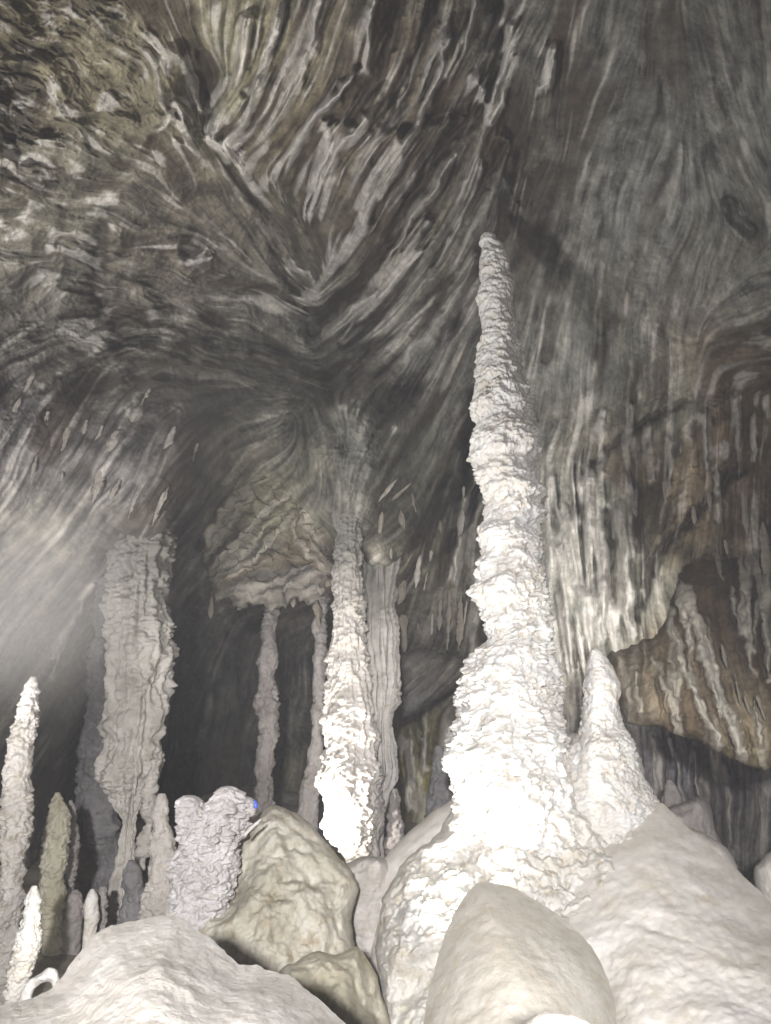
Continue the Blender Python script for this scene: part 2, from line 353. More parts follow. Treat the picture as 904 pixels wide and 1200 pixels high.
# hollows: a round hole in the ceiling, the oval one in the right wall, the deep slots
def blob(x, y, rx, ry, rot=0):
    c, s = math.cos(rot), math.sin(rot)
    gx_ = GX+1.3*wob; gy_ = GY+1.3*wob2
    u = ((gx_-x)*c+(gy_-y)*s)/rx; v = (-(gx_-x)*s+(gy_-y)*c)/ry
    return np.exp(-(u*u+v*v)**2)
pit = .55*MACRO+1.1*blob(223,287,13,16)+.6*blob(873,255,15,34,-.45)+1.2*blob(215,700,22,90)
pit += .9*blob(565,480,14,70,.25)+1.*blob(548,600,6,50,.5)
pit += .5*np.exp(-(seg_dist(GX+wob, GY+wob2, [(225,90),(300,215),(350,330),(392,450)])/16)**2)
pit += .25*np.exp(-(seg_dist(GX, GY, [(904,380),(860,400),(800,395),(770,380)])/9)**2)
Hm = full(H)*sc
D = D - Hm*.5 - full(vein_h) + full(gro_h) + full(pit)
for (a, b, rx, ry, T) in PULLS:
    g_ = np.exp(-(((FX-a)/rx)**2+((FY-b)/ry)**2)**1.25)
    D = D + g_*np.minimum(T-Dr, 0)
Ddense = D[padw[0][0]:padw[0][0]+NR, padw[1][0]:padw[1][0]+NC]
V = W(FX, FY, D)
# extra 3-D roughness outside the fine area too
V = V + (0.10*fbm(V/2.2, 3, 77))[..., None]*np.array([0, -1, -.3])

# mineral colours: linear albedo
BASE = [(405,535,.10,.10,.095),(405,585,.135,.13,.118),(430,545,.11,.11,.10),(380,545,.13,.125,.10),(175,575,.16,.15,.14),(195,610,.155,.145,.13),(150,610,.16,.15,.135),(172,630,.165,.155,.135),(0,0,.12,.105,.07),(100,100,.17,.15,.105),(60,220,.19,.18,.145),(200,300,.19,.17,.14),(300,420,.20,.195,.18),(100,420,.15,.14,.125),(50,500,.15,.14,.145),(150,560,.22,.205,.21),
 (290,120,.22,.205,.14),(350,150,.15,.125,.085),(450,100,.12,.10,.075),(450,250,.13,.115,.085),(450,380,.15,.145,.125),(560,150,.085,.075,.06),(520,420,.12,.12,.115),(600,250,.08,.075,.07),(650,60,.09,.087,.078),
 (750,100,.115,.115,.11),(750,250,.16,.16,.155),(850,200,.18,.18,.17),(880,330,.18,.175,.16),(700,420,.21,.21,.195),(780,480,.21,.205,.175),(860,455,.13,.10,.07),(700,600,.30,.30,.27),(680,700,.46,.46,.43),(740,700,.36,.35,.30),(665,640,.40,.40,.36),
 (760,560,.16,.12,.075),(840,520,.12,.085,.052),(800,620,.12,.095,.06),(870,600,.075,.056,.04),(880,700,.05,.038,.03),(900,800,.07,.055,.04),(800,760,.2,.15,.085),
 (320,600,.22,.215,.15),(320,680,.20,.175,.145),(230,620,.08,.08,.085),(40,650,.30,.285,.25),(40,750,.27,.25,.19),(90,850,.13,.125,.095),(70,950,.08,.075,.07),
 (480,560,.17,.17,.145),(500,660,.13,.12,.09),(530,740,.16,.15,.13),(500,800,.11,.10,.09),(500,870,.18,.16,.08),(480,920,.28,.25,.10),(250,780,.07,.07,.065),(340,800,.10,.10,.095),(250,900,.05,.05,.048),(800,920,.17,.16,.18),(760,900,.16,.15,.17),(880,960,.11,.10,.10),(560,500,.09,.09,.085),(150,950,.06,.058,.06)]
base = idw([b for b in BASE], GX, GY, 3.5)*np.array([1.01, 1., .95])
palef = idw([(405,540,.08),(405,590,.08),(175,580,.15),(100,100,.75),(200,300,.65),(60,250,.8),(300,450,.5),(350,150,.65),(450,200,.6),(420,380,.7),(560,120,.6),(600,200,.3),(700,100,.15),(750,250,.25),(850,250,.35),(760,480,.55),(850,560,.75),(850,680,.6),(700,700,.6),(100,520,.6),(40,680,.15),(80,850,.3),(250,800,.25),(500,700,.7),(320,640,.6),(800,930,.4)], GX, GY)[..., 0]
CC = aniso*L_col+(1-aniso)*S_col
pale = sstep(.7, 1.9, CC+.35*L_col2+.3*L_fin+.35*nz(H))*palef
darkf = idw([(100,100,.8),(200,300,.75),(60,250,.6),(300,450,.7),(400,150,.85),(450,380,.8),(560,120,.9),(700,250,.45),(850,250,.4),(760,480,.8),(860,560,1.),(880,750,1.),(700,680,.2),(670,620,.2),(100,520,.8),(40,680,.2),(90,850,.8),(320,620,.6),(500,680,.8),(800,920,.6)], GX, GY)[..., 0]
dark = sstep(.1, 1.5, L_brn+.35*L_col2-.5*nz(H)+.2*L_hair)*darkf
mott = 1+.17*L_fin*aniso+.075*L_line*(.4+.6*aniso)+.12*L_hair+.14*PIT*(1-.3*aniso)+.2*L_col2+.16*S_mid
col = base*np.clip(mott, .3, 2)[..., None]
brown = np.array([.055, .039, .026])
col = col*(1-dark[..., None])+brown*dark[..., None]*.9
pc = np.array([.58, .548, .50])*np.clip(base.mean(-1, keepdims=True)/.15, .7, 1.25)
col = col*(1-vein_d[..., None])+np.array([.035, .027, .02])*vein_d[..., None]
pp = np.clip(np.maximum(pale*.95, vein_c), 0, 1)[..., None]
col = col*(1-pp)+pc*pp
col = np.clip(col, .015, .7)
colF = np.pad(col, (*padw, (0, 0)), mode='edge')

Q = grid_quads(*FX.shape)
# split into the ceiling, the right wall and the low back wall
qx = FX.ravel()[Q].mean(1); qy = FY.ravel()[Q].mean(1)
xr = np.interp(qy, [-600, 0, 300, 560, 700, 1300], [640, 620, 590, 560, 640, 640])
yb = np.interp(qx, [-1200, 0, 130, 240, 400, 560, 640, 2100], [560, 560, 600, 680, 640, 690, 700, 700])
reg = np.where(qx > xr, 1, np.where(qy > yb, 2, 0))
reg = np.where((qx > xr) & (qy > np.interp(qx, [640, 730, 775, 904, 1000], [780, 800, 850, 900, 900])), 2, reg)
for k, nm, lb in ((0, 'cave_ceiling', 'fluted brown and grey rock ceiling of the cave with pale veins'), (1, 'cave_wall', 'tall dim rock wall of the cave behind the giant stalagmite'), (2, 'back_wall', 'dark recessed rock wall low at the back of the cave')):
    q = Q[reg == k]
    used, inv = np.unique(q, return_inverse=True)
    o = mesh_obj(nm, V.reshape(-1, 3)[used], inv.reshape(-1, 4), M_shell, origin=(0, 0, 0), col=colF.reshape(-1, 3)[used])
    tag(o, lb, 'cave rock', kind='structure')
print('shell', time.time()-T0)

# ------------------------------------------------------------------ floor
fxs = np.linspace(-22, 22, 221); fys = np.linspace(-3, 27, 181)
AX, AY = np.meshgrid(fxs, fys)
zz = np.interp(AY, [-3, 1, 3, 6, 9, 12, 17, 22, 27], [0, -.1, -.7, -1.7, -1.9, -1.5, -1.1, -.6, 0])
PF = np.stack([AX, AY, zz*0], -1)
zz = zz+.35*fbm(PF/2.6, 4, 5)+.08*fbm(PF/.5, 3, 6)
o = mesh_obj('cave_floor', np.stack([AX, AY, zz], -1), grid_quads(*AX.shape), M_floor, origin=(0, 0, 0))
tag(o, 'uneven clay and rubble floor of the cave', 'ground', kind='structure')

# ------------------------------------------------------------------ turned forms: stalagmites, columns, stalactites
def turned(name, prof, Y, mat, step=1.4, nseg=None, pop=.10, amp=.05, big=.06, seed=0, deep=1.0, jit=10., extend=60, Ybot=None, flute=0., pleat=0., spike=.4, cap=True, flow=None):
    prof = np.array(prof, float)
    if extend:
        l = prof[-1]; prof = np.r_[prof, [[l[0]+extend, l[1], l[2]]]]
    py = np.arange(prof[0, 0], prof[-1, 0]+.01, step)
    w0 = (prof[:, 2]-prof[:, 1]).max()/2
    if nseg is None: nseg = int(np.clip(2*math.pi*w0/step, 24, 300))
    th = np.linspace(0, 2*math.pi, nseg, endpoint=False)
    P, TH = np.meshgrid(py, th, indexing='ij')
    ct, st = np.cos(TH), np.sin(TH)
    # rings wander up and down round the back and front so the form is not lathe-like
    q = np.stack([ct*1.3, st*1.3, P/26.], -1)
    jj = jit*perlin(q, seed+1)*np.abs(st)**.7*1.5
    lo, hi = prof[0, 0], prof[-1, 0]
    PJ = np.clip(P+jj, lo, hi)
    endf = np.clip((P-lo)/max(2*w0, 6), 0, 1)
    PJ = P*(1-endf)+PJ*endf
    Lw = np.interp(PJ, prof[:, 0], prof[:, 1]); Rw = np.interp(PJ, prof[:, 0], prof[:, 2])
    Lc = np.interp(P, prof[:, 0], prof[:, 1]); Rc = np.interp(P, prof[:, 0], prof[:, 2])
    wgt = np.abs(ct)
    hw = (Rw-Lw)/2*(1-wgt)+(Rc-Lc)/2*wgt
    if pop: hw = np.maximum(hw-(.55+.45*(w0 > 70)*.6)*amp/scale_at(P, Y), .78*hw); cx = (Lc+Rc)/2
    Yr = Y if Ybot is None else np.interp(P, [lo, hi], [Y, Ybot])
    C = W(cx, P, Yr)
    r = hw*scale_at(P, Yr)
    nrm = np.stack([ct, st*deep, np.zeros_like(ct)], -1)
    V = C+nrm*r[..., None]
    taper = np.clip(r/(.5*w0*scale_at(P, Yr)), .25, 1)
    d = big*fbm(V/.55, 2, seed+2)
    if pop:
        qq = V/np.array([pop, pop, pop*.75])
        qq = qq+.5*np.stack([perlin(V/pop/1.7, seed+3), perlin(V/pop/1.7+9, seed+4), perlin(V/pop/1.7+21, seed+5)], -1)
        cau = lambda f: np.sqrt(np.clip(1-(f/.85)**2, 0, 1))-.55
        k = np.clip(.8+1.25*perlin(V/.7, seed+8), .12, 1.6)
        d = d+amp*k*(1.0*cau(worley(qq, seed+6))+.95*cau(worley(qq*2.1+7, seed+7))+.6*cau(worley(qq*4.2+3, seed+11)))+amp*.8*fbm(V/(pop*1.6), 4, seed+12, .6)
        spk = np.clip(1-1.75*worley(qq*1.35+31, seed+21), 0, 1)
        d = d+spike*amp*spk*np.clip(1+1.6*perlin(V/.35, seed+22), 0, 2)
    if pleat:
        d = d+pleat*np.cos(TH*13+1.5*perlin(np.stack([ct, st, P/40.], -1), seed+14))
    if flute:
        d = d+flute*perlin(np.stack([ct*5, st*5, P/90.+seed], -1), seed+9)
    N2 = nrm.copy(); N2[..., 2] = -.08
    V = V+N2*(d*taper)[..., None]
    V = V+(taper*.1*(amp+big*.3)*fbm(V/.3, 2, seed+15))[..., None]*np.array([0, 0, 1.])
    nr = len(py)
    VV = V.reshape(-1, 3); QQ = grid_quads(nr, nseg, True)[:, ::-1]
    tris = None
    if cap:
        top = V[0].mean(0)+np.array([0, 0, .2*r[0].mean()])
        bot = V[-1].mean(0)
        n = len(VV); VV = np.r_[VV, [top, bot]]
        i = np.arange(nseg); j = (i+1) % nseg; e = (nr-1)*nseg
        tris = np.r_[np.c_[np.full(nseg, n), i, j], np.c_[np.full(nseg, n+1), e+j, e+i]]
    return mesh_obj(name, VV, QQ, mat, origin=V[-1].mean(0), tris=tris)

def stalag(label, *a, name='stalagmite', cat='stalagmite', group=None, **k):
    return tag(turned(name, *a, **k), label, cat, group)

giant = [(274,566,575),(278,562,582),(285,560,586),(290,563,592),(300,560,597),(312,557,600),(322,558,602),(330,562,603),(340,558,606),(350,555,604),(360,557,604),(370,560,604),(380,561,608),(390,560,611),(400,558,611),(410,557,612),
 (420,556,613),(430,555,617),(440,553,617),(450,553,621),(460,555,626),(470,553,627),(480,546,628),(485,550,627),(495,555,625),(505,554,629),(515,550,632),(525,549,636),(535,548,633),(545,556,628),(550,556,627),(558,551,630),(566,560,633),(575,561,640),
 (582,565,642),(590,567,636),(600,567,640),(610,566,637),(620,557,630),(630,555,634),(640,558,644),(650,561,642),(660,557,638),(670,555,640),(680,557,642),(690,546,643),(700,551,644),(710,561,646),(720,564,648),(735,568,648),(750,568,648),(762,556,650),
 (775,548,650),(790,541,652),(800,540,656),(815,535,655),(830,533,657),(840,532,660),(850,527,661),(865,523,664),(880,520,668),(900,521,672),(920,524,676),(940,530,680),(960,533,684),(1000,536,690)]
stalag('giant tapering white stalagmite, tallest in the cave, blown out by light at its foot', giant, 12.0, M_white, step=1.05, pop=.2, amp=.10, spike=.55, big=.05, seed=100, jit=9, extend=60, Ybot=11.6)
stalag('stubby cream stalagmite with blunt tip, on the mound right of the giant one', [(759,695,700),(763,691,706),(770,689,712),(780,687,718),(790,685,724),(800,683,729),(815,683,729),(825,681,727),(840,680,728),(850,679,730),(860,675,736),(870,668,742),(885,662,746),(905,655,753),(925,650,759),(945,645,768),(960,640,773)],
       11.8, M_white, step=1.1, pop=.16, amp=.055, big=.05, seed=120, jit=8, extend=50)
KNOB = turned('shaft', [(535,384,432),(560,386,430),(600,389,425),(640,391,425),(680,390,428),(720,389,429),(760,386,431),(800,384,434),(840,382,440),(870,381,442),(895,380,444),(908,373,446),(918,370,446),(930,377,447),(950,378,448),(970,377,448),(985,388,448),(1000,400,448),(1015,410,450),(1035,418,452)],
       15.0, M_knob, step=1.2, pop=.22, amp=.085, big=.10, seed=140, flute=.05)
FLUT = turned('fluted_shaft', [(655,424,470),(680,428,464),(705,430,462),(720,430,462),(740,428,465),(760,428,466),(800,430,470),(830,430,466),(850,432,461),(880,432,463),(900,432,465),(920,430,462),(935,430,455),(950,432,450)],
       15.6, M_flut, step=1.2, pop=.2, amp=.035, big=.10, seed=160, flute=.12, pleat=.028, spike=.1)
root = bpy.data.objects.new('column', None); COL.objects.link(root); root.location = KNOB.location
for part in (KNOB, FLUT):
    part.parent = root; part.location = part.location-root.location
tag(root, 'tall double grey column left of the giant stalagmite, glowing white at its left foot', 'column')
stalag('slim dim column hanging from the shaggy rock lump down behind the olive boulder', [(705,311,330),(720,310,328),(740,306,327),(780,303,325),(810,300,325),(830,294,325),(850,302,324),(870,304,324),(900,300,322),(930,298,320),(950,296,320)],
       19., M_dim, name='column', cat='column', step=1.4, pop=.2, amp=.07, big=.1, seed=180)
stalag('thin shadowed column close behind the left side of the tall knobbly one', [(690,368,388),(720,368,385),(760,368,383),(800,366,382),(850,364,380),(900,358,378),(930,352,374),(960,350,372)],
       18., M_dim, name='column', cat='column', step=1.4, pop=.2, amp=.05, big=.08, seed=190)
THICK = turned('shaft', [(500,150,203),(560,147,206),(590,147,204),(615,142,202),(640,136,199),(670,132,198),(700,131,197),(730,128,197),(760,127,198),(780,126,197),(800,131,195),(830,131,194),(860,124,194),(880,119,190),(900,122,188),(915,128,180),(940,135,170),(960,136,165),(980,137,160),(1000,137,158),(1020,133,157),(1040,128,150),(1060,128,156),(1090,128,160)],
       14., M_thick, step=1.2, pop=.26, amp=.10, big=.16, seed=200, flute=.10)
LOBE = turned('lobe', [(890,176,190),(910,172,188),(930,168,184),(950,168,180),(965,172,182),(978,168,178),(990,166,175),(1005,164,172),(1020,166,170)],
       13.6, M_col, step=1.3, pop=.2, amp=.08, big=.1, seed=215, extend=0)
root = bpy.data.objects.new('column', None); COL.objects.link(root); root.location = THICK.location
for part in (THICK, LOBE):
    part.parent = root; part.location = part.location-root.location
tag(root, 'thick pale ragged column at left, joined to the ceiling, lumpy lobe on its right side', 'column')
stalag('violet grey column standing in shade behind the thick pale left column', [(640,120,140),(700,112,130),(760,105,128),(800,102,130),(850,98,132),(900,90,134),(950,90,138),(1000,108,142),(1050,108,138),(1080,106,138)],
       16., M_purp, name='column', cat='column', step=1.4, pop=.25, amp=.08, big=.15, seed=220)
stalag('dark rounded form added for the shadow at the foot of the thick left column', [(1008,150,158),(1018,146,164),(1035,144,170),(1055,142,176),(1075,140,182),(1090,138,186)],
       13.2, M_purp, step=1.3, pop=.2, amp=.06, big=.08, seed=226)  # dark form added where only a cast shadow falls on the column foot
stalag('tall pale rope-like stalagmite at the far left edge', [(793,36,43),(800,31,46),(820,26,46),(840,22,46),(860,17,42),(880,12,40),(900,6,40),(920,7,38),(940,6,37),(960,3,35),(980,1,33),(1000,0,31),(1020,0,28),(1040,-2,27),(1080,-6,25),(1130,-10,22),(1180,-12,25)],
       11., M_col, step=1.1, pop=.15, amp=.06, big=.06, seed=240)
stalag('yellowish pointed stalagmite, middle-sized, right of the rope-like one', [(929,64,71),(938,61,75),(950,58,81),(970,54,82),(1000,51,79),(1020,48,77),(1040,46,74),(1060,48,73),(1080,50,72),(1100,50,74)],
       12.5, M_yel, step=1.2, pop=.12, amp=.045, big=.05, seed=250)
stalag('narrow dull stalagmite tucked behind the yellowish pointed one', [(938,81,85),(950,79,90),(970,78,92),(1000,78,91),(1020,77,89),(1045,74,88),(1080,72,88)],
       13.2, M_dim, step=1.2, pop=.12, amp=.05, big=.05, seed=255)
stalag('small creamy leaning stalagmite in front of the yellowish pointed one', [(1038,38,43),(1050,31,45),(1070,28,46),(1090,24,47),(1110,18,48),(1130,12,38),(1150,8,30),(1170,5,26)],
       10., M_white, step=1.15, pop=.09, amp=.04, big=.04, seed=260)
stalag('short round-topped grey stalagmite stub left of the smooth white stub', [(1043,86,92),(1048,82,96),(1060,79,97),(1080,76,96),(1110,72,95)],
       12.6, M_dim, step=1.15, pop=.12, amp=.03, big=.04, seed=265)
stalag('smooth white finger-like stalagmite stub behind the pale front rock', [(1042,106,111),(1048,102,115),(1060,99,116),(1075,98,116),(1090,97,113),(1110,97,110)],
       12., M_white, step=1.1, pop=.2, amp=.02, big=.03, seed=270)
stalag('dull narrow stalagmite stub just right of the smooth white stub', [(1039,118,124),(1046,115,127),(1060,114,127),(1080,113,125),(1100,110,124)],
       12.4, M_dim, step=1.1, pop=.15, amp=.03, big=.03, seed=272)
stalag('blunt grey stalagmite between the thick left column and the knobbly stump', [(930,185,194),(936,181,198),(950,180,199),(965,178,200),(980,176,205),(1000,174,208),(1020,174,208),(1040,170,207),(1070,166,206)],
       13., M_col, step=1.2, pop=.16, amp=.06, big=.07, seed=280)
STUMP = stalag('broad knobbly lilac-white stump with uneven top beside the olive boulder', [(922,258,276),(928,250,286),(938,243,290),(950,232,291),(962,222,289),(980,213,285),(1000,209,283),(1020,207,281),(1040,206,276),(1060,206,266),(1085,208,256)],
       10.3, M_lil, step=1.05, pop=.13, amp=.07, big=.08, seed=290, jit=14, spike=.8)
o = turned('lobe', [(932,216,228),(938,210,238),(950,208,243),(965,210,244),(985,210,240),(1005,214,236)], 10.15, M_lil, step=1.05, pop=.12, amp=.06, big=.06, seed=294, spike=.8, extend=0)
o.parent = STUMP; o.location = o.location-STUMP.location
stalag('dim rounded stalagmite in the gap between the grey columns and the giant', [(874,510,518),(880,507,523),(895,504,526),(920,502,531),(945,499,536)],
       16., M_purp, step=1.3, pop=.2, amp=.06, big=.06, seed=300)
stalag('small grey-green stalagmite at the right foot of the fluted column', [(924,460,466),(935,456,470),(960,454,473),(1000,452,475)],
       15., M_dim, step=1.3, pop=.2, amp=.05, big=.05, seed=305)
stalag('little cone stalagmite on the right behind the cream boulder', [(914,781,788),(920,778,794),(930,776,799),(940,774,801),(960,772,806)],
       14., M_dim, step=1.2, pop=.3, amp=.03, big=.04, seed=310)

def DS(x0, y0, x1, y1):
    d = lambda x, y: float(bil(Ddense, np.array([(x-X0)/STEP]), np.array([(y-Y0)/STEP]))[0])
    return min(d(x0, y0), d((x0+x1)/2, (y0+y1)/2)+.1, d(x1, y1)+.15)+.03
def stactite(x0, y0, x1, y1, w, Y, label, group, mat=M_drap, name='stalactite', cat='stalactite', deep=.6, seed=0):
    n = 7; t = np.linspace(0, 1, n)
    wd = .72*w*np.array([.3, .75, .9, .95, .8, .5, .15])
    Y = DS(x0, y0, x1, y1) if Y is None else Y
    prof = [(y0+(y1-y0)*k, x0+(x1-x0)*k-wd[i]/2, x0+(x1-x0)*k+wd[i]/2) for i, k in enumerate(t)]
    sm = scale_at(y0, Y)
    o = turned(name, prof, Y, mat, step=1.3, nseg=28, pop=.12, amp=.8*sm*w/6, big=3.2*sm*w/6, seed=seed, deep=deep, jit=6, extend=0, flute=1.6*sm*w/6)
    return tag(o, label, cat, group)
G1 = ('slanting leaf-shaped stalactite in the row under the left ceiling', 'leaf-shaped stalactites along the left ceiling')
for i, (a, b, c, d, w, Y) in enumerate([(57,482,37,560,10,14.2),(81,488,72,564,8,14.7),(102,492,88,545,10,14.9),(120,498,107,535,9,15.2),(138,505,108,590,15,15.4),(176,455,150,505,15,15.6),(180,545,150,608,18,16),(158,530,130,585,15,15.8),(198,560,178,618,15,17),(24,466,5,505,11,13.3),(40,436,18,482,9,13),(205,500,184,560,14,16.2),(232,520,214,570,12,17)]):
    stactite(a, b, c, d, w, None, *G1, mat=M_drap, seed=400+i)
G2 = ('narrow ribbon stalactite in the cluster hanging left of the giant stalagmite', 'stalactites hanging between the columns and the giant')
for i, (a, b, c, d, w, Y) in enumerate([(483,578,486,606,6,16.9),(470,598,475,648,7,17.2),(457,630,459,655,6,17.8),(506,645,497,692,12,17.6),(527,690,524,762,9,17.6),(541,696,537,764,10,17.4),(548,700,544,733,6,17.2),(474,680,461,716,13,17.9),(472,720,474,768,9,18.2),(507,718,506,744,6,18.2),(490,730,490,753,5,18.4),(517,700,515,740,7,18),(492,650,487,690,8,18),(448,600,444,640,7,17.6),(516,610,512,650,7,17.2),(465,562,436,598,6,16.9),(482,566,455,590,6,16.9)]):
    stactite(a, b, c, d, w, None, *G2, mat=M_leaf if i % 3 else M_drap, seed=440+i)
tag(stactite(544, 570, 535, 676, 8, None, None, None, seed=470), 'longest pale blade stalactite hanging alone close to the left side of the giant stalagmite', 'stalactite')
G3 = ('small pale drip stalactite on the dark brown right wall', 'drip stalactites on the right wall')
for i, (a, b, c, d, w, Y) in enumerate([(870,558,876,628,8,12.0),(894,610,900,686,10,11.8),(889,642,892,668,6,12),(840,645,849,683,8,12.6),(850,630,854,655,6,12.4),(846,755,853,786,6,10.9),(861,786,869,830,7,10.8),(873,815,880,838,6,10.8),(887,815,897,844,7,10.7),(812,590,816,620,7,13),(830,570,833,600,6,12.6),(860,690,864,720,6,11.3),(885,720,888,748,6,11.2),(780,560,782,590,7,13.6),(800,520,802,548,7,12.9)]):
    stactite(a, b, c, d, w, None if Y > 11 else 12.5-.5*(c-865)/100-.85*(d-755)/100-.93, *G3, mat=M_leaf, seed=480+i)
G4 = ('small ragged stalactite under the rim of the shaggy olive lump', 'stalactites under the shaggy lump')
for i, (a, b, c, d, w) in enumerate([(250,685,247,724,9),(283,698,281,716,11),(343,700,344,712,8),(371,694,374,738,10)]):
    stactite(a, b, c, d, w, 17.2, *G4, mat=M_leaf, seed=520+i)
print('turned', time.time()-T0)

# ------------------------------------------------------------------ solid rocks from an outline with depth of their own
def smooth_poly(P, n=6):
    P = np.array(P, float); m = len(P); out = []
    for i in range(m):
        a, b, c, d = P[i-1], P[i], P[(i+1) % m], P[(i+2) % m]
        for k in range(n):
            t = k/n
            out.append(.5*((2*b)+(-a+c)*t+(2*a-5*b+4*c-d)*t*t+(-a+3*b-3*c+d)*t**3))
    return np.array(out)

def poly_sdf(P, gx, gy):
    d = np.full(gx.shape, 1e18); bx = np.zeros_like(gx); by = np.zeros_like(gx); ins = np.zeros(gx.shape, bool)
    for a, b in zip(P, np.roll(P, -1, 0)):
        ab = b-a; L2 = ab@ab
        if L2 < 1e-9: continue
        t = np.clip(((gx-a[0])*ab[0]+(gy-a[1])*ab[1])/L2, 0, 1)
        cx = a[0]+t*ab[0]; cy = a[1]+t*ab[1]; q = (gx-cx)**2+(gy-cy)**2
        m = q < d; d[m] = q[m]; bx[m] = cx[m]; by[m] = cy[m]
        if abs(b[1]-a[1]) > 1e-9:
            c = ((a[1] > gy) != (b[1] > gy)) & (gx < ab[0]*(gy-a[1])/ab[1]+a[0])
            ins ^= c
    d = np.sqrt(d)
    return np.where(ins, d, -d), bx, by

def rock(name, poly, Y, thick, R, mat, step=2.0, seed=0, big=.1, bigs=.8, pop=0, amp=.0, edge=2.5, tilt=None, extra=None, back=.8, smooth=True, colf=None, fine=.02, power=2.0, soft=False):
    P = smooth_poly(poly) if smooth else np.array(poly, float)
    x0, y0 = P.min(0)-2*step; x1, y1 = P.max(0)+2*step
    gx, gy = np.meshgrid(np.arange(x0, x1+step, step), np.arange(y0, y1+step, step))
    sd, bx, by = poly_sdf(P, gx, gy)
    inside = sd > 0
    cell = inside[:-1, :-1] | inside[1:, :-1] | inside[:-1, 1:] | inside[1:, 1:]
    used = np.zeros_like(inside)
    used[:-1, :-1] |= cell; used[1:, :-1] |= cell; used[:-1, 1:] |= cell; used[1:, 1:] |= cell
    out = used & ~inside
    gx = np.where(out, bx, gx); gy = np.where(out, by, gy); sd = np.where(out, 0, sd)
    u = np.clip(sd/R, 0, 1)
    prof = 1-(1-u)**2 if soft else (1-(1-u)**power)**(1/power)
    # no creases along the middle line: round the swelling off
    def box(a, r):
        for ax in (0, 1):
            q = np.pad(a, [(r+1, r) if k == ax else (0, 0) for k in (0, 1)], mode='edge').cumsum(ax)
            a = (np.take(q, np.arange(2*r+1, q.shape[ax]), ax)-np.take(q, np.arange(0, q.shape[ax]-2*r-1), ax))/(2*r+1)
        return a
    rr = max(int(R*.11/step), 2)
    sm_ = box(box(box(np.where(inside, prof, 0), rr), rr), rr)
    wi = sstep(.2*R, .75*R, sd); prof = np.where(inside, sm_*wi+prof*(1-wi), 0)
    D0 = np.full(gx.shape, float(Y))
    if tilt: D0 = D0+tilt[0]*(gx-P[:, 0].mean())/100+tilt[1]*(gy-P[:, 1].mean())/100
    if extra is not None: D0 = D0+extra(gx, gy)
    pg = np.stack([gx, gy, np.full_like(gx, seed*3.7)], -1)
    ex = gx+edge*fbm(pg/18., 3, seed+1); ey = gy+edge*fbm(pg/18.+50, 3, seed+2)
    Df = D0-thick*prof; Db = D0+thick*back*prof
    idx = -np.ones(gx.shape, int); n = used.sum(); idx[used] = np.arange(n)
    border = used & (sd <= 0)
    Vf = W(ex[used], ey[used], Df[used]); Vb = W(ex[used], ey[used], Db[used])
    def disp(Vx, sgn, pr):
        d = big*fbm(Vx/bigs, 4, seed+3)+fine*fbm(Vx/.12, 3, seed+9)
        if pop:
            qq = Vx/pop+.5*np.stack([perlin(Vx/pop/1.7, seed+4), perlin(Vx/pop/1.7+9, seed+5), perlin(Vx/pop/1.7+21, seed+6)], -1)
            cau = lambda f: np.sqrt(np.clip(1-(f/.85)**2, 0, 1))-.55
            d = d+amp*(cau(worley(qq, seed+7))+.6*cau(worley(qq*2.3+3, seed+8))+.35*cau(worley(qq*5+9, seed+11)))*np.clip(.75+1.1*perlin(Vx/1.0, seed+10), .05, 1.6)
        dirv = Vx-np.array([0, 0, CAMZ]); dirv /= np.linalg.norm(dirv, axis=-1, keepdims=True)
        dirv[:, 2] -= .35*sgn
        return Vx-dirv*(d*pr*sgn)[:, None]
    pr = np.clip(prof[used]*1.3, 0, 1)
    Vf = disp(Vf, 1, pr); Vb = disp(Vb, -1, pr)
    # stitch: border vertices of the two sheets are shared
    bmask = np.zeros(n, bool); bidx = np.arange(n)+n
    r, c = np.nonzero(cell)
    qf = np.stack([idx[r, c], idx[r, c+1], idx[r+1, c+1], idx[r+1, c]], -1)
    qb = bidx[qf][:, ::-1]
    allb = bmask[qf].all(1)
    qf_all = np.r_[qf[:, ::-1], qb[~allb][:, :]]
    V = np.r_[Vf, Vb]
    u_, inv = np.unique(qf_all, return_inverse=True)
    o = mesh_obj(name, V[u_], inv.reshape(-1, 4), mat)
    return o

B = 1330  # rocks at the front run on below the frame
o = rock('boulder', [(-80,1185),(-20,1182),(30,1172),(62,1158),(78,1138),(98,1112),(112,1094),(130,1085),(152,1080),(180,1074),(203,1071),(216,1078),(228,1090),(243,1097),(262,1113),(280,1130),(300,1131),(322,1138),(345,1148),(365,1164),(388,1184),(412,1205),(470,1270),(480,B),(-120,B),(-120,1190)],
         5.6, 1.3, 170, M_rockw, step=1.8, seed=500, big=.09, bigs=1.0, edge=2.2, tilt=(0, -.55), fine=.012, soft=True, smooth=False)
tag(o, 'big pale smooth rock with a peaked top in the lower left foreground', 'boulder')
o = rock('boulder', [(486,B),(494,1220),(499,1180),(507,1145),(520,1100),(535,1066),(550,1043),(566,1034),(592,1037),(622,1051),(652,1071),(686,1101),(706,1131),(718,1165),(724,1205),(735,B)],
         8.0, .9, 110, M_tan, step=1.8, seed=510, big=.05, bigs=1.0, edge=1.2, tilt=(0, -.6), fine=.008, soft=True)
tag(o, 'tan rounded boulder leaning against the foot of the white mound', 'boulder')
o = rock('boulder', [(560,1075),(600,1050),(640,1022),(665,995),(700,972),(735,955),(768,940),(785,950),(805,968),(842,1000),(872,1026),(908,1062),(980,1130),(1010,1200),(1010,B),(640,B),(600,1200)],
         10.5, 1.4, 170, M_rockr, step=1.8, seed=520, big=.12, bigs=1.4, edge=1.6, tilt=(-.4, -.75), pop=.9, amp=.035, fine=.014, soft=True)
